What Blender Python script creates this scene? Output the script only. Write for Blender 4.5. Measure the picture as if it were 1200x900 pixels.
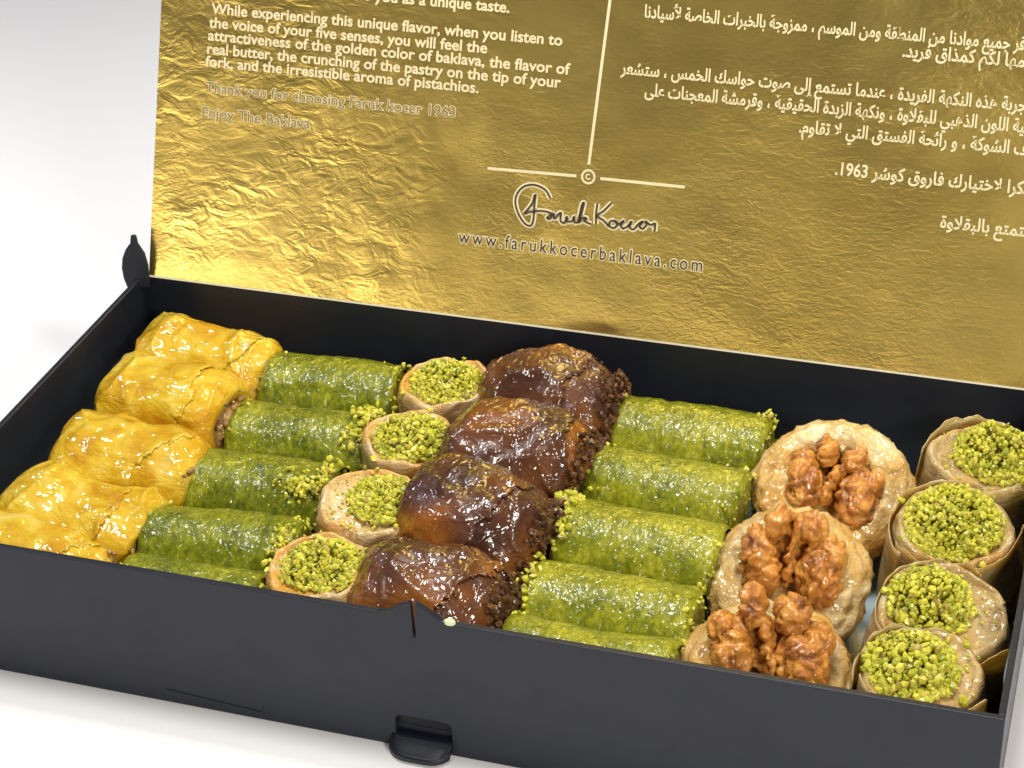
import bpy, bmesh, math, random, unicodedata
from mathutils import Vector, Matrix, Euler, noise

for o in list(bpy.data.objects):
    bpy.data.objects.remove(o)
scene = bpy.context.scene
C = scene.collection
MM = 0.001
R = math.radians

# ------------------------------------------------------------------ camera
CAM = Vector((0.3737815, -0.4722800, 0.4502079))
AZ, EL, ROLL, FPX = -0.3223592, 0.5524165, -0.0363729, 2448.41
fwd = Vector((math.sin(AZ)*math.cos(EL), math.cos(AZ)*math.cos(EL), -math.sin(EL)))
r0 = Vector((math.cos(AZ), -math.sin(AZ), 0)); u0 = r0.cross(fwd)
right = r0*math.cos(ROLL) + u0*math.sin(ROLL)
up = -r0*math.sin(ROLL) + u0*math.cos(ROLL)
cd = bpy.data.cameras.new('camera')
cam = bpy.data.objects.new('camera', cd); C.objects.link(cam)
M = Matrix((right, up, -fwd)).transposed().to_4x4(); M.translation = CAM
cam.matrix_world = M
cd.sensor_fit = 'HORIZONTAL'; cd.sensor_width = 36; cd.lens = FPX/1200*36
cd.clip_start = 0.01; cd.clip_end = 50
scene.camera = cam

# ------------------------------------------------------------------ world and lamps
w = bpy.data.worlds.new('World'); scene.world = w; w.use_nodes = True
wb = w.node_tree.nodes['Background']
wb.inputs[0].default_value = (0.90, 0.93, 1.0, 1); wb.inputs[1].default_value = 0.07

def area(name, loc, target, sx, sy, power, col=(1, 1, 1)):
    l = bpy.data.lights.new(name, 'AREA'); l.shape = 'RECTANGLE'; l.size = sx; l.size_y = sy
    l.energy = power; l.color = col
    o = bpy.data.objects.new(name, l); C.objects.link(o); o.location = loc
    o.rotation_euler = (Vector(target) - Vector(loc)).to_track_quat('-Z', 'Y').to_euler()
    return o
area('ceiling_softbox', (0.12, 0.08, 0.85), (0.14, 0.02, 0), 0.26, 0.18, 4.6, (1.0, 0.97, 0.92))
area('floor_fill_light', (0.80, -0.62, 0.58), (0.08, -0.14, 0), 0.26, 0.20, 6.6, (1.0, 0.95, 0.87))  # added fill that whitens the ground in front, no known source
area('front_left_lamp', (-0.58, -0.96, 0.10), (0.06, 0.17, 0.07), 0.34, 0.12, 2.6, (1.0, 0.92, 0.76))
area('front_lamp', (0.02, -1.10, 0.14), (0.2, 0.15, 0.06), 0.50, 0.08, 0.6, (1.0, 0.90, 0.72))
area('right_lamp', (0.95, 0.35, 0.75), (0.2, 0.1, 0.03), 0.10, 0.10, 1.8, (1.0, 0.92, 0.80))
area('left_lamp', (-0.45, 0.30, 0.60), (0.15, 0.1, 0.03), 0.07, 0.07, 1.1, (0.84, 0.83, 1.0))
area('spot_lamp', (0.30, 0.34, 0.95), (0.2, 0.08, 0.03), 0.06, 0.06, 2.0, (1.0, 0.97, 0.92))
area('spot_lamp', (0.05, 0.28, 1.00), (0.12, 0.08, 0.03), 0.06, 0.06, 2.0, (1.0, 0.97, 0.92))

vs = scene.view_settings
vs.view_transform = 'Standard'; vs.look = 'None'; vs.exposure = 0.06; vs.gamma = 1.0
vs.use_curve_mapping = False
try:
    scene.cycles.use_denoising = True
except Exception:
    pass

# ------------------------------------------------------------------ helpers
def link(name, me, mat=None, parent=None, loc=None, rot=None, smooth=True):
    if isinstance(me, bmesh.types.BMesh):
        bm = me; me = bpy.data.meshes.new(name); bm.to_mesh(me); bm.free()
    o = bpy.data.objects.new(name, me); C.objects.link(o)
    if mat is not None:
        for m in (mat if isinstance(mat, (list, tuple)) else [mat]):
            me.materials.append(m)
    if smooth:
        for p in me.polygons: p.use_smooth = True
    if parent is not None: o.parent = parent
    if loc is not None: o.location = loc
    if rot is not None: o.rotation_euler = rot
    return o

def thing(name, label, cat, loc=(0, 0, 0), rot=(0, 0, 0), group=None):
    o = bpy.data.objects.new(name, None); C.objects.link(o)
    o.empty_display_size = 0.01
    o.location = loc; o.rotation_euler = rot
    tag(o, label, cat, group)
    return o

def tag(o, label=None, cat=None, group=None, kind=None):
    if label: o['label'] = label
    if cat: o['category'] = cat
    if group: o['group'] = group
    if kind: o['kind'] = kind
    return o

def nz(p, s, off=0.0):
    return noise.noise(Vector((p[0]*s + off, p[1]*s + off*1.7, p[2]*s - off*0.6)))
def ridged(p, s, off=0.0):
    return 1.0 - 2.2*abs(nz(p, s, off))
def sp(v, e):
    return math.copysign(abs(v)**e, v)
def sstep(a, b, x):
    t = max(0.0, min(1.0, (x-a)/(b-a))); return t*t*(3-2*t)

# ------------------------------------------------------------------ materials
def newmat(name):
    m = bpy.data.materials.new(name); m.use_nodes = True
    nt = m.node_tree; b = nt.nodes['Principled BSDF']
    return m, nt, b
def N(nt, t, **kw):
    n = nt.nodes.new(t)
    for k, v in kw.items():
        if k in n.inputs: n.inputs[k].default_value = v
        else: setattr(n, k, v)
    return n
def coords(nt, scale=(1, 1, 1), rot=(0, 0, 0)):
    tc = N(nt, 'ShaderNodeTexCoord'); mp = N(nt, 'ShaderNodeMapping')
    mp.inputs['Scale'].default_value = scale; mp.inputs['Rotation'].default_value = rot
    nt.links.new(tc.outputs['Object'], mp.inputs[0])
    oi = N(nt, 'ShaderNodeObjectInfo'); sc = N(nt, 'ShaderNodeVectorMath', operation='SCALE')
    cx = N(nt, 'ShaderNodeCombineXYZ')
    for k in range(3): nt.links.new(oi.outputs['Random'], cx.inputs[k])
    nt.links.new(cx.outputs[0], sc.inputs[0]); sc.inputs['Scale'].default_value = 7.3
    ad = N(nt, 'ShaderNodeVectorMath', operation='ADD')
    nt.links.new(mp.outputs[0], ad.inputs[0]); nt.links.new(sc.outputs[0], ad.inputs[1])
    return ad.outputs[0]
def tex(nt, co, scale, detail=4, rough=0.55, dist=0.0):
    n = N(nt, 'ShaderNodeTexNoise', Scale=scale, Detail=detail, Roughness=rough, Distortion=dist)
    nt.links.new(co, n.inputs['Vector']); return n.outputs['Fac']
def ramp(nt, fac, stops):
    r = N(nt, 'ShaderNodeValToRGB'); el = r.color_ramp.elements
    while len(el) < len(stops): el.new(0.5)
    for e, (p, c) in zip(el, stops):
        e.position = p; e.color = (c[0], c[1], c[2], 1)
    nt.links.new(fac, r.inputs[0]); return r.outputs[0]
def mixc(nt, fac, a, b, mode='MIX'):
    m = N(nt, 'ShaderNodeMix', data_type='RGBA', blend_type=mode)
    if isinstance(fac, float): m.inputs[0].default_value = fac
    else: nt.links.new(fac, m.inputs[0])
    for s, v in ((6, a), (7, b)):
        if isinstance(v, tuple): m.inputs[s].default_value = (*v, 1)
        else: nt.links.new(v, m.inputs[s])
    return m.outputs[2]
def mth(nt, op, a, b):
    m = N(nt, 'ShaderNodeMath', operation=op)
    for i, v in enumerate((a, b)):
        if isinstance(v, (float, int)): m.inputs[i].default_value = v
        else: nt.links.new(v, m.inputs[i])
    return m.outputs[0]
def bump(nt, b, h, dist, strength=1.0, coat=True):
    n = N(nt, 'ShaderNodeBump', Strength=strength, Distance=dist)
    nt.links.new(h, n.inputs['Height']); nt.links.new(n.outputs[0], b.inputs['Normal'])
    return n
def coatbump(nt, b, scale, dist, stretch=(1, 1, 1), strength=1.0):
    h = tex(nt, coords(nt, stretch), scale, 1.5, .5, .5)
    n = N(nt, 'ShaderNodeBump', Strength=strength, Distance=dist)
    nt.links.new(h, n.inputs['Height']); nt.links.new(n.outputs[0], b.inputs['Coat Normal'])
def syrup(b, rough=0.35, coat=1.0, crough=0.08, sss=0.0, rad=(1, .5, .2), scale=0.004, ior=1.45):
    b.inputs['Roughness'].default_value = rough
    b.inputs['Coat Weight'].default_value = coat; b.inputs['Coat Roughness'].default_value = crough
    b.inputs['Coat IOR'].default_value = ior; b.inputs['Specular IOR Level'].default_value = .18
    b.inputs['Subsurface Weight'].default_value = sss
    b.inputs['Subsurface Radius'].default_value = rad; b.inputs['Subsurface Scale'].default_value = scale

def mat_yellow():
    m, nt, b = newmat('golden_pastry'); co = coords(nt)
    f = tex(nt, co, 70, 5, .6, .8)
    col = ramp(nt, f, [(.28, (.44, .19, .003)), (.43, (.58, .345, .008)), (.57, (.65, .44, .03)), (.72, (.74, .57, .15))])
    g = tex(nt, co, 42, 3, .5, .4)
    col = mixc(nt, ramp(nt, g, [(.50, (0, 0, 0)), (.66, (.8, .8, .8))]), col, (.52, .25, .003))
    nt.links.new(col, b.inputs['Base Color'])
    h = mth(nt, 'ADD', tex(nt, coords(nt, (1, 2.2, 2.2)), 110, 6, .65, .6), mth(nt, 'MULTIPLY', tex(nt, co, 520, 3, .6), .25))
    bump(nt, b, h, .0019, .7); coatbump(nt, b, 120, .0026, (1, 1.5, 1.5))
    syrup(b, .32, 1.0, .05, .06, (1, .45, .1), .004)
    return m
def mat_choc():
    m, nt, b = newmat('chocolate_pastry'); co = coords(nt)
    f = tex(nt, co, 34, 3, .5, .5)
    col = ramp(nt, f, [(.34, (.048, .018, .009)), (.47, (.085, .029, .011)), (.58, (.15, .050, .010)), (.72, (.29, .095, .008))])  # orange end of the ramp paints in light passing through the pastry
    g = tex(nt, co, 26, 2, .5)
    col = mixc(nt, ramp(nt, g, [(.52, (0, 0, 0)), (.66, (.5, .5, .5))]), col, (.090, .042, .034))  # purplish patches put coloured lamp reflections into the base colour
    nt.links.new(col, b.inputs['Base Color'])
    h = tex(nt, coords(nt, (1, 1.8, 1.8)), 125, 4, .55, 1.0)
    bump(nt, b, h, .0012, .6); coatbump(nt, b, 150, .0028, (1.6, 1, 1))
    syrup(b, .30, 1.0, .06, .08, (1, .4, .1), .003, 1.5)
    return m
def mat_green(name, dark, mid, lite):
    m, nt, b = newmat(name); co = coords(nt); cs = coords(nt, (1, .45, .45))
    f = mth(nt, 'ADD', mth(nt, 'MULTIPLY', tex(nt, co, 70, 3, .6), .45), mth(nt, 'MULTIPLY', tex(nt, coords(nt, (1, .8, .8)), 480, 4, .7, .5), .55))
    col = ramp(nt, f, [(.36, dark), (.48, mid), (.60, lite), (.70, (.52, .52, .10))])
    nt.links.new(col, b.inputs['Base Color'])
    h = mth(nt, 'ADD', tex(nt, cs, 330, 5, .65, .3), mth(nt, 'MULTIPLY', tex(nt, coords(nt, (1, .12, .12)), 260, 3, .6), .6))
    bump(nt, b, h, .0011, .75); coatbump(nt, b, 430, .0013, (1, .85, .85))
    syrup(b, .42, .80, .10, .12, (.6, 1, .1), .003)
    return m
def mat_crumb():
    m, nt, b = newmat('pistachio_crumb')
    g = N(nt, 'ShaderNodeNewGeometry')
    col = ramp(nt, g.outputs['Random Per Island'], [(0.0, (.25, .27, .010)), (.30, (.47, .46, .020)), (.65, (.66, .60, .035)), (.90, (.74, .64, .10)), (1.0, (.30, .15, .06))])
    f = tex(nt, coords(nt), 500, 2, .5)
    col = mixc(nt, .25, col, ramp(nt, f, [(.35, (.25, .28, .03)), (.65, (.72, .74, .22))]))
    nt.links.new(col, b.inputs['Base Color'])
    syrup(b, .45, .45, .18, .22, (.7, 1, .15), .0022)
    return m
def mat_filo(name, cols, syrup_col, sss=.35, trans=0.0):
    m, nt, b = newmat(name); co = coords(nt)
    f = tex(nt, coords(nt, (1, 1, 2.6)), 75, 5, .62, .7)
    col = ramp(nt, f, cols)
    g = tex(nt, co, 38, 3, .5, .3)
    col = mixc(nt, ramp(nt, g, [(.48, (0, 0, 0)), (.64, (.85, .85, .85))]), col, syrup_col)  # random warmer patches where syrup has soaked in
    nt.links.new(col, b.inputs['Base Color'])
    h = mth(nt, 'ADD', tex(nt, coords(nt, (1, 1, 3.5)), 170, 5, .65, .6), mth(nt, 'MULTIPLY', tex(nt, co, 480, 3), .3))
    bump(nt, b, h, .0020, .8); coatbump(nt, b, 260, .0012)
    syrup(b, .42, .8, .10, sss, (1, .6, .25), .004)
    b.inputs['Transmission Weight'].default_value = trans
    return m
def mat_walnut():
    m, nt, b = newmat('walnut_kernel'); co = coords(nt)
    f = tex(nt, co, 130, 5, .6, .8)
    col = ramp(nt, f, [(.30, (.17, .050, .010)), (.44, (.42, .155, .025)), (.58, (.62, .27, .045)), (.72, (.74, .43, .12))])
    nt.links.new(col, b.inputs['Base Color'])
    bump(nt, b, mth(nt, 'ADD', tex(nt, co, 260, 4, .6, .5), 0.0),   .0012, .9); coatbump(nt, b, 420, .0011)
    syrup(b, .36, 1.0, .06, .22, (1, .45, .15), .003)
    return m
def mat_filling(name, a, c):
    m, nt, b = newmat(name)
    f = tex(nt, coords(nt), 420, 4, .7)
    nt.links.new(ramp(nt, f, [(.35, a), (.65, c)]), b.inputs['Base Color'])
    bump(nt, b, f, .0012, .9); syrup(b, .5, .5, .2, .1)
    return m
def mat_plastic(name, base, rough):
    m, nt, b = newmat(name); co = coords(nt)
    f = tex(nt, co, 35, 5, .6)
    nt.links.new(mixc(nt, f, tuple(v*.85 for v in base), tuple(v*1.2 for v in base)), b.inputs['Base Color'])
    rr = N(nt, 'ShaderNodeMapRange'); nt.links.new(tex(nt, co, 60, 6, .65, .5), rr.inputs[0])
    rr.inputs['To Min'].default_value = rough-.22; rr.inputs['To Max'].default_value = rough+.22
    nt.links.new(rr.outputs[0], b.inputs['Roughness'])
    b.inputs['Specular IOR Level'].default_value = .32
    bump(nt, b, tex(nt, co, 900, 3, .6), .00008, .5, False)
    return m
def mat_foil():
    m, nt, b = newmat('gold_foil'); co = coords(nt)
    b.inputs['Metallic'].default_value = 1.0
    f = tex(nt, co, 14, 3, .5)
    nt.links.new(mixc(nt, f, (.74, .52, .125), (.80, .61, .18)), b.inputs['Base Color'])
    rr = N(nt, 'ShaderNodeMapRange'); nt.links.new(tex(nt, co, 22, 4, .6), rr.inputs[0])
    rr.inputs['To Min'].default_value = .25; rr.inputs['To Max'].default_value = .38
    nt.links.new(rr.outputs[0], b.inputs['Roughness'])
    fine = tex(nt, coords(nt, (1, 1, 1.9), (0, .5, 0)), 300, 2, .5, .9)
    mid = tex(nt, coords(nt, (1, 1, 1.7), (0, .3, 0)), 95, 3, .55, 1.0)
    big = tex(nt, co, 12, 2, .5, .4)
    patch = ramp(nt, tex(nt, co, 13, 3, .55, .5), [(.45, (.02, .02, .02)), (.66, (1, 1, 1))])
    h = mth(nt, 'ADD', mth(nt, 'MULTIPLY', mth(nt, 'MULTIPLY', fine, .75), ramp(nt, tex(nt, co, 8, 2, .5), [(.38, (.25, .25, .25)), (.62, (1, 1, 1))])), mth(nt, 'MULTIPLY', mth(nt, 'MULTIPLY', mid, patch), 2.7))
    h = mth(nt, 'ADD', h, mth(nt, 'MULTIPLY', big, 11.0))
    bump(nt, b, h, .0013, .145, False)
    return m
def mat_plain(name, base, rough=.5, metal=0.0):
    m, nt, b = newmat(name)
    f = tex(nt, coords(nt), 90, 4, .6)
    nt.links.new(mixc(nt, f, tuple(v*.9 for v in base), tuple(min(1, v*1.08) for v in base)), b.inputs['Base Color'])
    b.inputs['Roughness'].default_value = rough; b.inputs['Metallic'].default_value = metal
    return m

MY = mat_yellow(); MC = mat_choc()
MG1 = mat_green('pistachio_wrap_deep', (.058, .074, .002), (.135, .156, .004), (.26, .265, .012))
MG2 = mat_green('pistachio_wrap_light', (.080, .094, .003), (.180, .192, .005), (.32, .31, .014))
MCR = mat_crumb()
MF1 = mat_filo('pale_filo', [(.32, (.48, .26, .07)), (.48, (.60, .42, .18)), (.66, (.68, .55, .34))], (.64, .30, .03), .15)
MF2 = mat_filo('syrup_soaked_filo', [(.32, (.36, .22, .07)), (.48, (.52, .37, .16)), (.66, (.60, .50, .28))], (.54, .30, .07), .3, .10)
MN = mat_filo('nest_pastry', [(.28, (.32, .15, .03)), (.42, (.54, .33, .09)), (.56, (.67, .49, .21)), (.72, (.75, .62, .37))], (.58, .30, .05), .25)
MW = mat_walnut()
MFN = mat_filling('nut_filling', (.16, .070, .020), (.50, .31, .10))
MFG = mat_filling('pistachio_filling', (.16, .19, .012), (.46, .44, .06))
MFC = mat_filling('cocoa_flakes', (.022, .010, .006), (.20, .085, .030))
MB = mat_plastic('black_plastic', (.013, .0155, .024), .40)
MBD = mat_plastic('slot_shade', (.010, .010, .014), .5)
MFO = mat_foil()
MCARD = mat_plain('pale_card_edge', (.70, .66, .50), .6)
MINK = mat_plain('cream_outline', (.74, .66, .40), .45, 0.0)  # cream print; around letters it paints in their metallic glint and halo
MFILL = mat_plain('letter_gold', (.42, .30, .09), .38, .75)
MSIG = mat_plain('signature_dark', (.075, .045, .03), .40, .4)
MLIN = mat_plain('liner_film', (.36, .46, .50), .22)

# ------------------------------------------------------------------ ground
def floor_mat():
    m, nt, b = newmat('white_sheet')
    f = tex(nt, coords(nt), 3, 3, .5)
    nt.links.new(mixc(nt, f, (.86, .86, .865), (.89, .89, .89)), b.inputs['Base Color'])
    b.inputs['Roughness'].default_value = .7
    b.inputs['Specular IOR Level'].default_value = .25
    return m
bm = bmesh.new()
n = 24
for i in range(n+1):
    for j in range(n+1):
        bm.verts.new(((i/n-.5)*6+.2, (j/n-.5)*6+.2, 0))
bm.verts.ensure_lookup_table()
for i in range(n):
    for j in range(n):
        a = i*(n+1)+j
        bm.faces.new([bm.verts[k] for k in (a, a+n+1, a+n+2, a+1)])
g = link('ground', bm, floor_mat()); g['kind'] = 'structure'

# ------------------------------------------------------------------ the box
BW, BD, BH, T = .36, .1826, .0533, .0022
LT = R(21.2)
FLOOR = .0085

def plate(outline, holes, thick):
    """A plate in the local x/z plane, extruded along +y, with holes."""
    bm = bmesh.new()
    edges = []
    for loop in [outline] + holes:
        vsx = [bm.verts.new((x, 0, z)) for x, z in loop]
        for k in range(len(vsx)):
            edges.append(bm.edges.new((vsx[k], vsx[(k+1) % len(vsx)])))
    bmesh.ops.triangle_fill(bm, edges=edges, use_beauty=True)
    ret = bmesh.ops.extrude_face_region(bm, geom=bm.faces[:])
    for e in ret['geom']:
        if isinstance(e, bmesh.types.BMVert): e.co.y += thick
    bmesh.ops.recalc_face_normals(bm, faces=bm.faces[:])
    return bm

def bev(o, wd, seg=2):
    m = o.modifiers.new('bevel', 'BEVEL'); m.width = wd; m.segments = seg; m.limit_method = 'ANGLE'; m.angle_limit = R(40)
    return o

box = thing('pastry_box', 'long black pastry box with gold foil lid standing open', 'box', (0, 0, 0))

def rrect(x0, x1, z0, z1, r, k=4):
    pts = []
    for cx, cz, a0 in ((x1-r, z1-r, 0), (x0+r, z1-r, 90), (x0+r, z0+r, 180), (x1-r, z0+r, 270)):
        for i in range(k+1):
            a = R(a0 + 90*i/k); pts.append((cx+r*math.cos(a), cz+r*math.sin(a)))
    return pts

# front wall: small split tab at the rim, slot above the latch tongue
tx = .1813
outline = [(0, 0), (.120, 0), (.240, 0), (BW, 0), (BW, BH), (.1935, BH), (.1905, BH+.0006), (.1850, BH+.0042), (tx+.0005, BH+.0060),
           (tx+.0004, BH-.0075), (tx-.0004, BH-.0075), (tx-.0006, BH+.0058), (.1770, BH+.0040), (.1720, BH+.0006), (.1690, BH), (0, BH)]
slot = rrect(.1728, .1915, .0030, .0128, .0022)
fw = link('front_wall', plate(outline, [slot], T), MB, box, smooth=False)
bev(fw, .0004)
link('slot_shade_panel', plate(rrect(.1720, .1922, .0024, .0134, .002), [], .0008), MBD, box, loc=(0, T+.0003, 0), smooth=False)  # added dark panel behind the slot, recess shade put into its colour
bw_ = link('back_wall', plate([(0, 0), (BW, 0), (BW, BH-.0005), (0, BH-.0005)], [], T), MB, box, loc=(0, BD-T, 0), smooth=False)
bev(bw_, .0004)
for x in (0, BW-T):
    bm = bmesh.new()
    bmesh.ops.create_cube(bm, size=1, matrix=Matrix.Translation((x+T/2, BD/2, BH/2)) @ Matrix.Diagonal((T, BD-2*T-.0002, BH-.0003, 1)))
    bev(link('side_wall', bm, MB, box, smooth=False), .0004)
bm = bmesh.new()
bmesh.ops.create_cube(bm, size=1, matrix=Matrix.Translation((BW/2, BD/2, .0040)) @ Matrix.Diagonal((BW-2*T-.0002, BD-2*T-.0002, .0078, 1)))
link('base_panel', bm, MB, box, smooth=False)
# crinkled liner film on the base
bm = bmesh.new()
bmesh.ops.create_grid(bm, x_segments=90, y_segments=46, size=.5)
for v in bm.verts:
    x = v.co.x*(BW-2*T-.003)+BW/2; y = v.co.y*(BD-2*T-.003)+BD/2
    v.co = (x, y, FLOOR + .0008*max(0, ridged((x, y, 0), 60, 3)) )
link('liner', bm, MLIN, box)

# latch tongue: folds out of the slot and lies forward on the table
def tongue(parent, width, loc, rot):
    bm = bmesh.new()
    prof = [(.0016, .0060), (-.0012, .0045), (-.0036, .0032), (-.0062, .0026), (-.0076, .0023)]
    cols = 13; rows = []
    for i, (y, z) in enumerate(prof):
        f = i/(len(prof)-1); row = []
        for j in range(cols):
            s = j/(cols-1)*2-1
            yy = y
            if i >= 2: yy = y + (.0042*(f-.35)/.65)*abs(s)**4.0
            hw = width/2*(1-.02*f)
            row.append((s*hw, yy, z))
        rows.append(row)
    top = [[bm.verts.new(p) for p in r] for r in rows]
    bot = [[bm.verts.new((p[0], p[1]+.0003, p[2]-.0017)) for p in r] for r in rows]
    for a in range(len(rows)-1):
        for j in range(cols-1):
            bm.faces.new((top[a][j], top[a+1][j], top[a+1][j+1], top[a][j+1]))
            bm.faces.new((bot[a][j], bot[a][j+1], bot[a+1][j+1], bot[a+1][j]))
    L = len(rows)-1
    for j in range(cols-1):
        bm.faces.new((top[L][j], bot[L][j], bot[L][j+1], top[L][j+1]))
        bm.faces.new((top[0][j], top[0][j+1], bot[0][j+1], bot[0][j]))
    for a in range(L):
        bm.faces.new((top[a][0], bot[a][0], bot[a+1][0], top[a+1][0]))
        bm.faces.new((top[a][-1], top[a+1][-1], bot[a+1][-1], bot[a][-1]))
    bmesh.ops.recalc_face_normals(bm, faces=bm.faces[:])
    return link('latch_tongue', bm, MB, parent, loc=loc, rot=rot)
tongue(box, .0205, (.1815, 0, 0), (0, 0, 0))
tongue(box, .0240, (BW, .0150, .006), (0, 0, R(90)))

# scored crease strip on the front wall
bm = plate([(.0920, .0052), (.1262, .0030), (.1266, .0054), (.1262, .0055), (.1258, .0035), (.0920, .0056)], [], .0002)
link('score_line', bm, MB, box, loc=(0, -.00025, 0), smooth=False)

# lid: local frame x along the hinge, z up the lid, y = away from the viewer
LIDH = .178
lid = link('lid', plate([(.0045, .0003), (BW-.0045, .0003), (BW-.0045, LIDH), (.0045, LIDH)], [], .0020), MB, box,
           loc=(0, BD-T+.0006, BH), rot=(-LT, 0, 0), smooth=False)
bm = bmesh.new()
nx, nz_ = 150, 76
grid = []
for j in range(nz_+1):
    row = []
    for i in range(nx+1):
        x = .0045+(BW-.009)*i/nx; z = .0003+(LIDH-.0003)*j/nz_
        e = min(i, nx-i, j, nz_-j)/4.0
        d = .00022*nz((x, 0, z), 70, 2.0)*min(1, e) + .0005*nz((x, 0, z), 14, 9.0)*min(1, e)
        row.append(bm.verts.new((x, -.0004-abs(d)*.6, z)))
    grid.append(row)
for j in range(nz_):
    for i in range(nx):
        bm.faces.new((grid[j][i], grid[j][i+1], grid[j+1][i+1], grid[j+1][i]))
link('foil_panel', bm, MFO, lid)
bm = bmesh.new()
bmesh.ops.create_cube(bm, size=1, matrix=Matrix.Translation((BW/2, .0004, -.0001)) @ Matrix.Diagonal((BW-.009, .0020, .0007, 1)))
link('lid_edge', bm, MCARD, lid, smooth=False)

# hinge ears at both ends of the back wall
for x, s in ((.0, 1), (BW, -1)):
    pts = []
    for k in range(15):
        a = R(-95+190*k/14); pts.append((-.0002-.0085*math.cos(a)*.98, .0085+.0105*math.sin(a)))
    pts = [(0, -.004)] + [(-p[0]*-1, p[1]) for p in pts] + [(0, .0195)]
    pts = [(-.0062, -.003), (-.0074, .001), (-.0078, .0055), (-.0070, .0100), (-.0050, .0140), (-.0028, .0165), (-.0022, .0200), (.0002, .0202), (.0008, .0165), (.0034, .0120), (.0044, .0070), (.0044, .0005), (.0044, -.003)]
    pts = [(a*s*.88, b*.95) for a, b in pts]
    e = link('hinge_ear', plate(pts, [], .0016), MB, box, loc=(x+.0022*s, BD-T-.0036, BH-.0005), rot=(R(-8), 0, R(14*s)), smooth=False)
    bev(e, .0005)

# ------------------------------------------------------------------ lettering on the lid
LO = Vector((0, BD-T+.0006, BH)); LX = Vector((1, 0, 0)); LZ = Vector((0, math.sin(LT), math.cos(LT))); LN = Vector((0, -math.cos(LT), math.sin(LT)))
def lidpt(px, py):
    d = fwd + right*((px-600)/FPX) + up*((450-py)/FPX)
    t = (LO-CAM).dot(LN)/d.dot(LN); p = CAM + d*t - LO
    return p.dot(LX), p.dot(LZ)

FORMS = {}
for cp in list(range(0xFE80, 0xFEFD)):
    dcmp = unicodedata.decomposition(chr(cp)).split()
    if len(dcmp) >= 2:
        FORMS.setdefault(tuple(int(v, 16) for v in dcmp[1:]), {})[dcmp[0].strip('<>')] = chr(cp)
def arabic(s):
    out = []; cps = [ord(c) for c in s]; toks = []
    i = 0
    while i < len(cps):
        if i+1 < len(cps) and (cps[i], cps[i+1]) in FORMS: toks.append((cps[i], cps[i+1])); i += 2
        else: toks.append((cps[i],)); i += 1
    def joins_next(t): return t in FORMS and 'initial' in FORMS[t]
    def joins_prev(t): return t in FORMS and 'final' in FORMS[t]
    for k, t in enumerate(toks):
        if t not in FORMS: out.append(chr(t[0])); continue
        p = k > 0 and joins_next(toks[k-1]) and joins_prev(t)
        q = k+1 < len(toks) and joins_next(t) and joins_prev(toks[k+1])
        f = FORMS[t]
        out.append(f['medial'] if p and q else f['final'] if p else f['initial'] if q else f['isolated'])
    st = ''.join(reversed(out))
    res, run = '', ''
    for ch in st:
        if ch.isdigit(): run += ch
        else:
            res += run[::-1]; run = ''; res += ch
    return res + run[::-1]

def text_geo(body, offset, spacing=1.0):
    c = bpy.data.curves.new('text', 'FONT'); c.body = body; c.size = 1.0; c.offset = offset; c.resolution_u = 3
    c.space_character = spacing
    o = bpy.data.objects.new('text', c); C.objects.link(o)
    bpy.context.view_layer.update()
    me = bpy.data.meshes.new_from_object(o.evaluated_get(bpy.context.evaluated_depsgraph_get()))
    vsx = [v.co.copy() for v in me.vertices]; fs = [list(p.vertices) for p in me.polygons]
    bpy.data.objects.remove(o); bpy.data.curves.remove(c); bpy.data.meshes.remove(me)
    return vsx, fs
def letter(body, p0, p1, height=None, spacing=1.0, name='lettering', thick=.024, inner=None, fill=None):
    """p0, p1: photo positions of the line's baseline ends; laid on the lid."""
    u0_, v0_ = lidpt(*p0); u1_, v1_ = lidpt(*p1)
    base, bf = text_geo(body, 0.0, spacing)
    xs = [v.x for v in base]; w0 = max(xs)-min(xs); sc = (u1_-u0_)/w0; x0 = min(xs)
    sy = height if height else sc
    bm = bmesh.new()
    for off, lift, mi in ((thick, .0007, 0), (inner, .0009, 1)) if inner is not None else ((thick, .0008, 0),):
        vv, ff = text_geo(body, off, spacing)
        bv = [bm.verts.new((u0_+(v.x-x0)*sc, -lift, (v0_+v1_)/2+v.y*sy)) for v in vv]
        for f in ff:
            try:
                nf = bm.faces.new([bv[k] for k in f]); nf.material_index = mi
            except ValueError: pass
    return link(name, bm, [MINK, fill or MFILL], lid, smooth=False)

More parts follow.
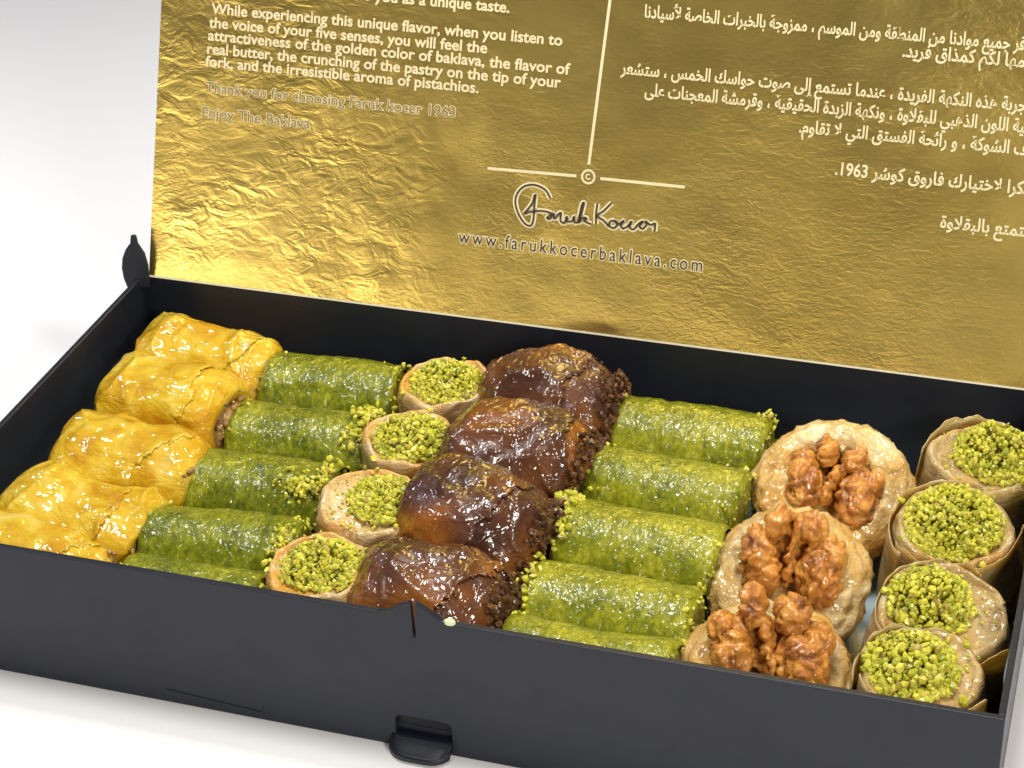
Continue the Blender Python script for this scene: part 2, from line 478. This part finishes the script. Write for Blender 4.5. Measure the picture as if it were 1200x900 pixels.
EN = [("to you as a unique taste.", (420, -1), (597, 15)),
      ("While experiencing this unique flavor, when you listen to", (249, 16), (659, 53)),
      ("the voice of your five senses, you will feel the", (246, 33), (571, 61)),
      ("attractiveness of the golden color of baklava, the flavor of", (245, 47), (668, 87)),
      ("real butter, the crunching of the pastry on the tip of your", (244, 63), (657, 102)),
      ("fork, and the irresistible aroma of pistachios.", (242, 78), (561, 108)),
      ("Thank you for choosing Faruk kocer 1963", (242, 109), (534, 136)),
      ("Enjoy The Baklava", (238, 137), (364, 150))]
for k, (s, a, b) in enumerate(EN): letter(s, a, b, height=.0058, **(dict(thick=.05, inner=0.0) if k > 5 else {}))
AR = [("نوفر جميع موادنا من المنطقة ومن الموسم ، ممزوجة بالخبرات الخاصة لأسيادنا", (756, 20), (1212, 60)),
      ("نقدمها لكم كمذاق فريد.", (1058, 66), (1224, 81)),
      ("تجربة هذه النكهة الفريدة ، عندما تستمع إلى صوت حواسك الخمس ، ستشعر", (728, 87), (1208, 130)),
      ("بجاذبية اللون الذهبي للبقلاوة ، ونكهة الزبدة الحقيقية ، وقرمشة المعجنات على", (756, 113), (1232, 157)),
      ("طرف الشوكة ، و رائحة الفستق التي لا تقاوم.", (937, 155), (1222, 183)),
      ("شكرا لاختيارك فاروق كوشر 1963.", (979, 205), (1214, 228)),
      ("استمتع بالبقلاوة", (1102, 266), (1218, 279))]
for s, a, b in AR: letter(arabic(s), a, b, height=.0064, thick=.022)
letter("www.farukkocerbaklava.com", (538, 285), (823, 317), height=.0072, spacing=1.35, name='web_address', thick=.06, inner=0.0, fill=MSIG)

def ribbon(lines, wid, lift, bm, mi=0):
    for pts in lines:
        P = [Vector((p[0], p[1])) for p in pts]
        if len(P) > 2:      # Catmull-Rom
            Q = []
            for i in range(len(P)-1):
                a = P[max(0, i-1)]; b = P[i]; c = P[i+1]; d = P[min(len(P)-1, i+2)]
                for k in range(6):
                    t = k/6
                    Q.append(.5*((2*b)+(c-a)*t+(2*a-5*b+4*c-d)*t*t+(3*b-a-3*c+d)*t**3))
            Q.append(P[-1]); P = Q
        prev = None
        for i, p in enumerate(P):
            tg = (P[min(i+1, len(P)-1)]-P[max(i-1, 0)])
            if tg.length < 1e-9: continue
            tg.normalize(); nn = Vector((-tg.y, tg.x))*wid/2
            cur = (bm.verts.new((p.x+nn.x, -lift, p.y+nn.y)), bm.verts.new((p.x-nn.x, -lift, p.y-nn.y)))
            if prev:
                f = bm.faces.new((prev[0], prev[1], cur[1], cur[0])); f.material_index = mi
            prev = cur
def sg(pts):     # signature strokes measured in a 6x enlargement that starts at (590, 200)
    return [lidpt(590+x/6, 200+y/6) for x, y in pts]
SIG = [[(335, 195), (300, 135), (230, 100), (160, 105), (110, 145), (88, 210), (105, 290), (150, 365), (195, 385), (215, 340), (222, 250), (228, 165), (205, 230), (150, 300)],
       [(150, 300), (210, 285), (280, 282), (340, 300), (310, 330), (335, 335), (355, 300), (365, 335), (395, 300), (410, 300), (405, 350), (435, 365), (450, 320), (455, 355), (490, 350), (500, 320), (505, 360), (530, 350), (555, 240), (570, 235), (535, 360), (560, 330), (590, 335), (570, 350), (620, 375)],
       [(665, 230), (655, 300), (655, 375)], [(765, 225), (710, 280), (665, 315), (710, 350), (745, 390)],
       [(785, 350), (755, 355), (750, 390), (785, 400), (805, 370), (785, 350), (815, 375), (850, 350), (830, 380), (845, 405), (880, 385), (905, 355), (890, 395), (920, 410), (950, 375), (985, 355), (960, 390), (985, 405), (1010, 375), (1000, 355), (1040, 380), (1070, 370), (1065, 425)]]
bm = bmesh.new()
S = [sg(p) for p in SIG]
ribbon(S, .0021, .0007, bm, 0); ribbon(S, .0007, .0009, bm, 1)
link('signature', bm, [MINK, MSIG], lid, smooth=False)
bm = bmesh.new()
ribbon([[lidpt(717, -12), lidpt(690.5, 193)], [lidpt(572, 197), lidpt(676, 206)], [lidpt(704, 209), lidpt(803, 219)]], .0011, .0007, bm)
cx, cz = lidpt(690, 207)
ribbon([[(cx+.0024*math.cos(R(a)), cz+.0024*math.sin(R(a))) for a in range(0, 361, 30)]], .0008, .0007, bm)
ribbon([[(cx+.0009*math.cos(R(a)), cz+.0009*math.sin(R(a))) for a in range(60, 331, 30)]], .0005, .0007, bm)
link('divider_line', bm, MINK, lid, smooth=False)

# ------------------------------------------------------------------ pastry builders
ICO = None
def ico_data():
    global ICO
    if ICO is None:
        b = bmesh.new(); bmesh.ops.create_icosphere(b, subdivisions=1, radius=1)
        b.verts.ensure_lookup_table()
        ICO = ([v.co.copy() for v in b.verts], [[v.index for v in f.verts] for f in b.faces]); b.free()
    return ICO
def crumb_mesh(name, pts, rng, r0_, r1_):
    V, F = ico_data(); vv = []; ff = []
    for p in pts:
        s = r0_+(r1_-r0_)*rng.random()**1.6
        sx, sy, sz = s*rng.uniform(.8, 1.5), s*rng.uniform(.65, 1.0), s*rng.uniform(.55, .9)
        rot = Euler((rng.uniform(0, 6.3), rng.uniform(0, 6.3), rng.uniform(0, 6.3))).to_matrix()
        o = len(vv)
        for v in V:
            q = Vector((v.x*sx, v.y*sy, v.z*sz))*(1+rng.uniform(-.28, .22))
            vv.append(Vector(p) + rot @ q)
        ff += [[o+k for k in f] for f in F]
    me = bpy.data.meshes.new(name); me.from_pydata([tuple(v) for v in vv], [], ff)
    return me

def grid_mesh(name, rows, close=True, cap=True):
    """rows of equal length -> mesh; rows closed around."""
    vv = [tuple(p) for r in rows for p in r]; m = len(rows[0]); ff = []
    for i in range(len(rows)-1):
        for j in range(m if close else m-1):
            a = i*m+j; b = i*m+(j+1) % m
            ff.append((a, b, b+m, a+m))
    if cap:
        for i, flip in ((0, True), (len(rows)-1, False)):
            c = Vector((0, 0, 0))
            for p in rows[i]: c += Vector(p)
            c /= m; vv.append(tuple(c)); k = len(vv)-1
            for j in range(m):
                a = i*m+j; b = i*m+(j+1) % m
                ff.append((b, a, k) if flip else (a, b, k))
    me = bpy.data.meshes.new(name); me.from_pydata(vv, [], ff)
    b = bmesh.new(); b.from_mesh(me); bmesh.ops.recalc_face_normals(b, faces=b.faces[:]); b.to_mesh(me); b.free()
    return me

def loaf_mesh(name, Lh, b, c, e1, e2, seed, fold=.9, low=1.6, fdir=(1, .5, .5), sag=0.0, dimple=.0, fw=55, taper=0.0, nr=120, na=110, off=0.0, mask=None):
    rows = []
    for i in range(nr+1):
        ph = -math.pi/2 + math.pi*(.012+.976*i/nr)
        xs = sp(math.sin(ph), e1); k = abs(math.cos(ph))**e1
        row = []
        for j in range(na):
            th = 2*math.pi*j/na
            y = b*k*sp(math.cos(th), e2); z = c*k*sp(math.sin(th), e2)
            x = Lh*xs
            z *= (1 - taper*xs); y *= (1 - .5*taper*xs)
            p = Vector((x, y, z))
            q = Vector((p.x*fdir[0], p.y*fdir[1], p.z*fdir[2]))
            q2 = q + Vector((nz(p, 60, seed+21), nz(p, 60, seed+31), nz(p, 60, seed+41)))*.008
            rg = max(0.0, ridged(q2, fw, seed+5)); rh = max(0.0, ridged(q2, fw*1.9, seed+9))
            d = low*MM*nz(p, 38, seed) + fold*MM*(rg**4) + .6*fold*MM*(rh**4) - .2*fold*MM
            nrm = Vector((.35*xs/Lh*b if abs(xs) > .8 else 0, y/b, z/c))
            if nrm.length > 1e-6: nrm.normalize()
            wgt = min(1, k*2.2)
            p += nrm*(d + off + (.0005*nz(p, 120, seed+50) if off else 0))*wgt
            p.z -= sag*(xs*xs)*c
            if dimple and xs > .5 and k < dimple:
                p.x -= .0050*sstep(dimple, dimple*.45, k)
            if p.z < -c*.86: p.z = -c*.86
            row.append(p)
        rows.append(row)
    me = grid_mesh(name, rows)
    if mask:
        bmx = bmesh.new(); bmx.from_mesh(me); bmx.faces.ensure_lookup_table()
        dead = [f for f in bmx.faces if not mask(f.calc_center_median())]
        bmesh.ops.delete(bmx, geom=dead, context='FACES'); bmx.to_mesh(me); bmx.free()
    return me

def flap_mask(Lh, b, c, seed):
    s1 = math.sin(seed*3.1); s2 = math.sin(seed*5.3)
    def m(p):
        e = .12*nz(p, 70, seed+60) + .10*nz(p, 210, seed+61) + .05*nz(p, 600, seed+62)
        u = p.x/Lh; v = p.y/b; t = p.z/c
        return u + .35*s1*v + e < .45 + .25*s2 and t > -.25 + e and u > -.88 + .2*e and v + .5*e < .75 + .2*s1
    return m

def lump(name, rx, ry, rz, seed, amp=.25, freq=500, sub=3):
    bm = bmesh.new(); bmesh.ops.create_icosphere(bm, subdivisions=sub, radius=1)
    for v in bm.verts:
        p = Vector((v.co.x*rx, v.co.y*ry, v.co.z*rz))
        v.co = p*(1+amp*nz(p, freq, seed)+amp*.5*nz(p, freq*2.1, seed+3))
    me = bpy.data.meshes.new(name); bm.to_mesh(me); bm.free(); return me

# --- golden wraps
def golden(y, xc, z, rot, seed, label, Lh=.0288, b=.0180, c=.0182, **kw):
    t = thing('golden_baklava', label, 'pastry', (xc, y, FLOOR), (0, 0, R(rot[2])), 'golden wrapped pastries along the end wall')
    h = z-FLOOR
    r_ = (R(rot[0]), R(rot[1]), 0)
    link('pastry_wrap', loaf_mesh('wrap', Lh, b, c, .40, .74, seed, dimple=.84, taper=.02, fold=1.7, low=3.4, fdir=(1.0, .5, .5), fw=34, **kw), MY, t, loc=(0, 0, h), rot=r_)
    o = link('outer_sheet', loaf_mesh('sheet', Lh, b, c, .40, .74, seed, dimple=.84, taper=.02, fold=1.7, low=3.4, fdir=(1.0, .5, .5), fw=34, off=.0006, mask=flap_mask(Lh, b, c, seed), **kw), MY, t, loc=(0, 0, h), rot=r_)
    sm = o.modifiers.new('thickness', 'SOLIDIFY'); sm.thickness = .00035
    rng = random.Random(seed)
    f = lump('fill', .0040, b*.60, c*.60, seed, .22, 420)
    link('filling', f, MFN, t, loc=(Lh-.0042, 0, h+.0008), rot=r_)
    pts = [(rng.uniform(-.0012, .0018), rng.gauss(0, b*.30), rng.gauss(.001, c*.30)) for _ in range(60)]
    tag(link('nut_crumbs', crumb_mesh('nut', pts, rng, .0009, .0018), MFN, t, loc=(Lh-.0022, 0, h)), kind='stuff')
    return t
golden(.1530, .0420, .0285, (17, 2, -3), 1.3, 'golden pastry roll against the back wall, brown nut filling at its open end')
golden(.1165, .0440, .0325, (16, -4, -10), 4.1, 'pale yellow crinkled pastry roll with puckered torn end, second from the back wall')
golden(.0805, .0455, .0305, (14, 4, -3), 7.7, 'glossy golden pastry roll with dark red speck at its end, middle of its row')
golden(.0455, .0430, .0290, (16, 3, -8), 11.2, 'golden pastry roll with folded pale left end, second from the front wall')
golden(.0205, .0375, .0255, (6, 5, -1), 15.9, 'orange gold pastry roll pressed low against the front wall', b=.0150)

# --- green pistachio finger rolls
def green(y, xc, L, rad, z, rz, seed, label, mat, group, ends=(.5, 1.0), clumps=()):
    t = thing('green_roll', label, 'pastry', (xc, y, FLOOR), (0, 0, R(rz)), group)
    na, nr = 84, 72; rows = []
    bend = .0012*math.sin(seed*5.1); rad *= 1+.03*math.sin(seed*3.7); L *= 1+.025*math.sin(seed*2.3)
    for i in range(nr+1):
        s = -1+2*i/nr; x = s*L/2
        e = 1-.10*max(0, (abs(s)-.90)/.10)**2
        row = []
        for j in range(na):
            th = 2*math.pi*j/na
            p = Vector((x, rad*math.cos(th), rad*math.sin(th)))
            d = .55*nz(p, 55, seed) + .22*ridged(Vector((p.x, p.y*.25, p.z*.25)), 150, seed) + .10*nz(p, 420, seed)
            d += .9*sstep(-.06, .06, math.sin(th*.5+seed+.5*nz(p, 40, seed)))          # overlapping sheet edge
            d -= .55*sstep(.30, .50, nz((x, .004*math.sin(th), 0), 110, seed+3))
            rr = rad*e*.97 + d*MM
            xx = x + (.9*nz((0, p.y, p.z), 150, seed+8)*MM if abs(s) > .93 else 0)
            zz = rr*math.sin(th)
            row.append(Vector((xx, rr*math.cos(th)+bend*s*s, zz if zz > -rad*.93 else -rad*.93)))
        rows.append(row)
    h = z-FLOOR
    body = grid_mesh('roll', rows, cap=False)
    link('pastry_wrap', body, mat, t, loc=(0, 0, h))
    rng = random.Random(int(seed*10))
    if clumps:
        pts = []
        for cx_, ca, num, spx, spa in clumps:
            for _ in range(num):
                a = R(ca)+rng.gauss(0, spa); lift = rad+.0002+abs(rng.gauss(0, .0011))
                pts.append((cx_*L/2+rng.gauss(0, spx), lift*math.cos(a), h+lift*math.sin(a)))
        tag(link('pistachio_crumbs', crumb_mesh('crumbs', pts, rng, .0006, .0016), MCR, t, smooth=False), kind='stuff')
    for s, dens in zip((-1, 1), ends):
        link('filling', lump('fill', .0022, rad*.88, rad*.88, seed+s, .10, 380), MFG, t, loc=(s*(L/2-.0018), 0, h))
        pts = []
        for k in range(int(90*dens)):
            a = rng.uniform(0, 6.283); q = rad*math.sqrt(rng.random())*.95
            pts.append((s*(L/2-.0004+rng.uniform(-.0008, .0012)), q*math.cos(a), h+q*math.sin(a)))
        for k in range(int(16*dens)):       # crumbs that spill over the edge of the wrap
            a = rng.uniform(.2, 2.6); xx = s*(L/2-abs(rng.gauss(0, .0032)))
            pts.append((xx, (rad+.0001)*math.cos(a), h+(rad+.0001)*math.sin(a)))
        tag(link('pistachio_crumbs', crumb_mesh('crumbs', pts, rng, .0005, .0013), MCR, t, smooth=False), kind='stuff')
    return t
GA = 'deep green rolls beside the golden pastries'
GB = 'light green rolls between chocolate and walnut pastries'
gy = [.1500, .1150, .0805, .0465, .0195]
la = ['deep green pistachio roll against the back wall next to golden pastries',
      'deep green pistachio roll with crumb clump at its end, second from back wall',
      'deep green pistachio roll with pale crumb patch on top, middle one beside golden pastries',
      'deep green pistachio roll with crease round its middle, second from front wall beside golden pastries',
      'deep green pistachio roll mostly hidden behind the front wall beside golden pastries']
for k in range(5):
    green(gy[k], .0950+.0012*(k % 2), .0535 if k < 4 else .050, .0168 if k < 4 else .0152, .0262 if k < 4 else .0255, (3.5, 4, 3, 3, 1.5)[k], 2.1+3.3*k, la[k], MG1, GA, (.3, .9), ((), ((.88, 75, 110, .0022, .22), (.80, 125, 40, .002, .12)), ((.60, 118, 80, .0030, .16), (.90, 100, 60, .0016, .3)), ((.86, 115, 90, .0020, .25),), ())[k])
gy = [.1520, .1160, .0810, .0470, .0195]
lb = ['light green pistachio roll against the back wall, between chocolate and walnut pastries',
      'light green pistachio roll next to the large walnut nest, second from the back wall',
      'light green pistachio roll with crumbs spilling from its chocolate side end',
      'plump light green pistachio roll, second from the front wall beside walnut nests',
      'light green pistachio roll mostly hidden behind the front wall beside chocolate pastry']
for k in range(5):
    green(gy[k], .2340-.0006*k, .0575 if k < 4 else .0565, .0170 if k < 4 else .0155, .0265 if k < 4 else .0262, (-1, -3.5, -3, -1, 0)[k], 31.7+2.9*k, lb[k], MG2, GB, (1.3 if k == 2 else .5, .8), (((.93, 70, 14, .001, .1),), (), ((-.97, 75, 120, .0020, .25), (-.90, 110, 40, .0015, .3)), ((-.97, 110, 25, .0012, .3),), ())[k])

# --- chocolate pastries
def choc(y, xc, z, rot, seed, label, Lh=.0276, b=.0230, c=.0242):
    t = thing('chocolate_baklava', label, 'pastry', (xc, y, FLOOR), (0, 0, R(rot[2])), 'chocolate pastries in the middle row')
    h = z-FLOOR
    link('pastry_wrap', loaf_mesh('wrap', Lh, b, c, .66, .92, seed, dimple=.50, fold=1.7, low=2.6, fdir=(.5, 1.0, .7), fw=50, sag=.08), MC, t, loc=(0, 0, h), rot=(R(rot[0]), R(rot[1]), 0))
    o = link('outer_sheet', loaf_mesh('sheet', Lh, b, c, .66, .92, seed, dimple=.50, fold=1.7, low=2.6, fdir=(.5, 1.0, .7), fw=50, sag=.08, off=.0008, mask=flap_mask(Lh, b, c, seed+2)), MC, t, loc=(0, 0, h), rot=(R(rot[0]), R(rot[1]), 0))
    sm = o.modifiers.new('thickness', 'SOLIDIFY'); sm.thickness = .00035
    rng = random.Random(int(seed*7)); pts = []
    for _ in range(260):      # flaky, crumbly cut side
        a = rng.uniform(-1.2, 3.9); q = rng.random()**.5
        k = .98*q
        xx = Lh*(1-.10*q**6)-.0012+rng.gauss(0, .0006) - .004*sstep(.55, .2, q)
        pts.append((xx, b*k*.93*math.cos(a), c*k*.90*math.sin(a)))
    tag(link('flaky_crumbs', crumb_mesh('flakes', pts, rng, .0009, .0021), MFC, t, loc=(0, 0, h), rot=(R(rot[0]), R(rot[1]), 0), smooth=False), kind='stuff')
    return t
choc(.1500, .1800, .0335, (4, 2, 0), 3.3, 'dark chocolate glazed pastry against the back wall')
choc(.1130, .1795, .0335, (8, 4, -6), 8.9, 'chocolate glazed pastry with orange lit patch, second from the back wall')
choc(.0715, .1775, .0325, (8, 4, -8), 13.4, 'chocolate glazed pastry with smooth orange lit crown, second from the front wall')
choc(.0290, .1760, .0300, (6, 3, -4), 21.8, 'matt brown chocolate pastry pressed behind the split rim tab')

# --- upright pistachio cups
def cup(x, y, z_top, rad, tilt, seed, label, group, mat, heap=(.03, .02, .80), hh=.0070, ncr=330, flap=False, big=1.0, topk=.92):
    t = thing('pistachio_cup', label, 'pastry', (x, y, FLOOR), (0, 0, 0), group)
    H = z_top-FLOOR; rad *= 1.04; rot = (R(tilt[0]), R(tilt[1]), 0)
    na = 90; rows = []
    prof = [(.86, .0), (.93, .04), (.97, .15), (.98, .30), (.99, .45), (1.0, .60), (1.01, .75), (1.01, .84), (1.0, .91), (.975, .96), (.94, .99), (.90, 1.0), (.865, .995), (.83, .98), (.80, .965), (.70, .962), (.55, .965), (.4, .968), (.2, .972), (.06, .972)]
    for pr, pz in prof:
        row = []
        for j in range(na):
            a = 2*math.pi*j/na
            tk = 1-(1-topk)*sstep(.25, 1.0, pz)
            p = Vector((rad*pr*tk*math.cos(a), rad*pr*tk*math.sin(a), H*pz))
            env = sstep(.3, .9, pr)
            d = env*(3.4*nz((math.cos(a)*.02, math.sin(a)*.02, pz*.014), 55, seed) + .8*ridged((p.x, p.y, p.z*2.5), 120, seed))
            zz = p.z + (pz > .8)*env*(2.4*nz((math.cos(a)*.02, math.sin(a)*.02, 0), 75, seed+4) + .9*nz((math.cos(a)*.02, math.sin(a)*.02, 0), 260, seed+6))*MM
            f = 1 + d*MM/max(rad*pr, .004)
            row.append(Vector((p.x*f, p.y*f, zz)))
        rows.append(row)
    link('pastry_shell', grid_mesh('shell', rows), mat, t, rot=rot)
    rng = random.Random(int(seed*13))
    if flap:     # loose outer sheet that stands proud of the shell
        for a0, a1, off, lo, hi in ((rng.uniform(200, 230), rng.uniform(330, 400), .0011, .08, 1.03), (rng.uniform(60, 100), rng.uniform(190, 240), .0008, .1, 1.015)):
            rows = []
            for i in range(15):
                f = i/14; row = []
                for j in range(41):
                    g_ = j/40; a = R(a0+(a1-a0)*g_)
                    top = lo+(hi-lo)*f
                    rag = (3.0*nz((math.cos(a)*.02, math.sin(a)*.02, .1), 170, seed+2)+.8*nz((math.cos(a)*.02, math.sin(a)*.02, .1), 420, seed+7))*MM*f**4
                    rr = rad*1.02*(1-(1-topk)*sstep(.25, 1.0, top)) + off + .8*MM*nz((math.cos(a)*.02, math.sin(a)*.02, f*.02), 110, seed+5) + .0016*(g_**6) - .0008*(1-g_)**6
                    row.append(Vector((rr*math.cos(a), rr*math.sin(a), H*top+rag)))
                rows.append(row)
            o = link('outer_sheet', grid_mesh('sheet', rows, close=False, cap=False), mat, t, rot=rot)
            s = o.modifiers.new('thickness', 'SOLIDIFY'); s.thickness = .0003
    rad *= topk; pts = []; dust = []
    hx, hy, hr = heap
    for _ in range(int(ncr*3.6)):
        a = rng.uniform(0, 6.283); q = rng.random()**.5
        px = rad*(hx+hr*q*math.cos(a)); py = rad*(hy+hr*q*math.sin(a))
        if math.hypot(px, py) > rad*1.0:
            if rng.random() < .8: continue
        lay = rng.random()
        pts.append((px, py, H*.972+.0004+hh*(1-q**2)*lay*1.0+.001*nz((px, py, 0), 200, seed)))
    for _ in range(130):    # fine dust over the whole top
        a = rng.uniform(0, 6.283); q = rng.random()**.5*.9
        V_ = (rad*q*math.cos(a), rad*q*math.sin(a), H*.974)
        dust.append(V_)
    for _ in range(9):     # stray crumbs on the rim
        a = rng.uniform(0, 6.283); q = rng.uniform(.82, 1.02)
        pts.append((rad*q*math.cos(a), rad*q*math.sin(a), H*.985+.0006))
    tag(link('pistachio_crumbs', crumb_mesh('crumbs', pts, rng, .0004*big, .0015*big), MCR, t, rot=rot, smooth=False), kind='stuff')
    tag(link('pistachio_dust', crumb_mesh('dust', dust, rng, .0003, .0009), MCR, t, rot=rot, smooth=False), kind='stuff')
    return t
GP = 'small pale pistachio cups beside the chocolate pastries'
cup(.1400, .1480, .0455, .0178, (3, 2), 1.7, 'pale pistachio cup against the back wall, between green roll and chocolate', GP, MF1)
cup(.1405, .1080, .0465, .0180, (4, 2), 5.2, 'round pistachio topped cup, second from the back wall beside chocolate', GP, MF1)
cup(.1390, .0690, .0465, .0188, (4, 4), 9.4, 'tan pistachio cup with bare pastry patch, crumbs heaped on one side', GP, MF1, (.24, .10, .70), .004, 300)
cup(.1375, .0290, .0450, .0182, (0, 0), 12.8, 'pistachio cup tucked behind the front wall beside matt chocolate pastry', GP, MF1, (.10, 0, .80), .007)
GQ = 'large syrupy pistachio cups along the end wall'
cup(.3355, .1490, .0480, .0200, (8, 4), 17.1, 'brown pistachio cup with tall crumb heap in the back corner', GQ, MF2, (.22, .1, .78), .0115, 520, flap=True, topk=.89, big=1.05)
cup(.3330, .1080, .0485, .0208, (12, 0), 23.6, 'wide pistachio cup thickly covered in crumbs, second from the back wall', GQ, MF2, (0, .08, .84), .0100, 560, flap=True, topk=.89, big=1.1)
cup(.3330, .0650, .0480, .0212, (16, 5), 27.3, 'open pistachio cup with unfilled folded edge, second from the front wall', GQ, MF2, (-.26, .14, .68), .0115, 430, flap=True, topk=.89, big=1.1)
cup(.3325, .0270, .0465, .0200, (4, 2), 33.9, 'squashed pistachio cup in the front corner of the box', GQ, MF2, (-.2, .05, .78), .0105, 500, flap=True, topk=.89, big=1.2)

# --- walnut nests
def walnut_mesh(seed, k=1.0, wide=1.0):
    rng = random.Random(int(seed*17))
    bm = bmesh.new()
    lobes = [(-7.6, -2.2, 0, 4.9, 7.6, 5.4), (8.0, -3.0, 0, 5.4, 7.8, 5.6), (-3.9, 8.6, 1.2, 2.9, 4.6, 3.6), (4.6, 8.0, .9, 3.6, 4.0, 3.6), (.1, 1.0, -.2, 1.3, 8.0, 3.6), (-9.4, 3.2, -.4, 3.4, 4.0, 3.8), (10.2, 2.4, -.4, 3.4, 4.2, 3.8), (0, 1, -3.6, 8.5, 6.0, 2.2)]
    for x, y, z, a, b, c in lobes:
        j = lambda s: s*rng.uniform(.88, 1.12)
        mtx = Matrix.Translation((x*wide*MM, y*MM, z*MM)) @ Euler((0, 0, rng.uniform(-.25, .25))).to_matrix().to_4x4() @ Matrix.Diagonal((j(a)*MM, j(b)*MM, j(c)*MM, 1))
        bmesh.ops.create_icosphere(bm, subdivisions=3, radius=1, matrix=mtx)
    me = bpy.data.meshes.new('walnut'); bm.to_mesh(me); bm.free()
    o = bpy.data.objects.new('walnut', me); C.objects.link(o)
    m = o.modifiers.new('r', 'REMESH'); m.mode = 'VOXEL'; m.voxel_size = .0005
    bpy.context.view_layer.update()
    out = bpy.data.meshes.new_from_object(o.evaluated_get(bpy.context.evaluated_depsgraph_get()))
    bpy.data.objects.remove(o); bpy.data.meshes.remove(me)
    bm = bmesh.new(); bm.from_mesh(out)
    bmesh.ops.smooth_vert(bm, verts=bm.verts[:], factor=.5, use_axis_x=True, use_axis_y=True, use_axis_z=True)
    bm.normal_update()
    for v in bm.verts:
        p = v.co
        q = p + Vector((nz(p, 180, seed), nz(p, 180, seed+3), nz(p, 180, seed+6)))*.0022
        gro = min(abs(nz(q, 150, seed+11)), 1.2*abs(nz(q, 210, seed+17)))
        d = 1.3*MM*(min(gro, .17)/.17 - .65) + .5*MM*ridged(q, 420, seed) + .25*MM*nz(q, 900, seed)
        v.co = p + v.normal*d
    for v in bm.verts: v.co *= k
    bm.to_mesh(out); bm.free(); return out

def nest(x, y, zc, tilt, rad, seed, label, walnuts, hgt=.026):
    t = thing('walnut_nest', label, 'pastry', (x, y, FLOOR), (0, 0, 0), 'walnut topped pastry nests')
    h = zc-FLOOR; rot = (R(tilt[0]), R(tilt[1]), R(tilt[2]))
    # wound rope of pastry
    rm = rad*.265; rows = []
    turns = 1.12; nr = 150; na = 40
    for i in range(nr+1):
        f = i/nr; a = R(-105) + f*turns*2*math.pi
        rr = rad-rm + .0022*(f*turns-.55)
        end = min(1, .30+ min(f, 1-f)/.045)
        row = []
        for j in range(na):
            b = 2*math.pi*j/na
            cx_, cz_ = math.cos(b), math.sin(b)
            base = Vector((math.cos(a)*.02, math.sin(a)*.02, f*.02))
            tw = math.sin(3*b + 34*a/6.283*1.2 + 3*nz(base, 120, seed))
            d = rm*end*(1 + .11*tw*(.5+nz(base, 160, seed+2)) + .20*nz((cx_*.02+base.x, base.y, cz_*.02), 80, seed+4)) + 1.1*MM*max(0, ridged((base.x*1.4, base.y*1.4, b*.012), 120, seed+8))**3 + .6*MM*ridged((base.x*1.4, base.y*1.4, b*.012), 230, seed+6)
            d += .00045*math.sin(9*b + 5*nz(base, 90, seed+12) + 2.5*a)
            rr2 = rr + d*cx_
            row.append(Vector((rr2*math.cos(a), rr2*math.sin(a), d*cz_*.85 + .0012*(f*turns-.5))))
        rows.append(row)
    link('pastry_coil', grid_mesh('coil', rows), MN, t, loc=(0, 0, h), rot=rot)
    # body under the coil
    rows = []
    for pr, pz in ((.20, -1.0), (.70, -1.0), (.82, -.94), (.88, -.7), (.92, -.45), (.93, -.2), (.90, 0.0), (.80, .05), (.60, -.06), (.4, -.08), (.1, -.08)):
        row = []
        for j in range(72):
            a = 2*math.pi*j/72
            p = Vector((rad*pr*math.cos(a), rad*pr*math.sin(a), hgt*pz))
            f = 1 + (.03*ridged((p.x, p.y, p.z*2), 120, seed)+.03*nz(p, 60, seed))
            row.append(Vector((p.x*f, p.y*f, p.z)))
        rows.append(row)
    link('pastry_base', grid_mesh('base', rows), MN, t, loc=(0, 0, h), rot=rot)
    mt = Euler(rot).to_matrix()
    for (wx, wy, wz, rx, ry, rz, k, wide, sd) in walnuts:
        o = link('walnut_half', walnut_mesh(sd, k, wide), MW, t)
        o.matrix_local = Matrix.Translation(Vector((0, 0, h)) + mt @ Vector((wx, wy, wz))*MM) @ (mt @ Euler((R(rx), R(ry), R(rz))).to_matrix()).to_4x4()
    return t
nest(.2900, .1270, .0345, (30, 2, 0), .0268, 2.2, 'large walnut nest with two spread kernel lobes, against the back wall', [(-.8, .5, 5.2, 4, 0, -6, 1.28, .96, 3.1)], .021)
nest(.2840, .0760, .0315, (28, 0, 0), .0260, 6.6, 'walnut nest between the other two, kernel sticking up over its coil', [(.5, 3.0, 11.0, 26, 0, 2, 1.34, .92, 7.4)], .019)
nest(.2860, .0300, .0300, (16, 0, 0), .0262, 9.9, 'walnut nest behind the front wall heaped with glossy kernels', [(0, 2, 10.5, 34, 0, 4, 1.42, 1.0, 11.5)], .019)

# --- loose crumb stuck on the front rim
c = link('pastry_crumb', lump('crumb', .0020, .0013, .0013, 4.0, .25, 500, 2), mat_plain('pale_crumb', (.62, .66, .40), .4), loc=(.1930, .0004, BH+.0006))
tag(c, 'tiny pale green crumb stuck on the front rim beside the split tab', 'crumb')
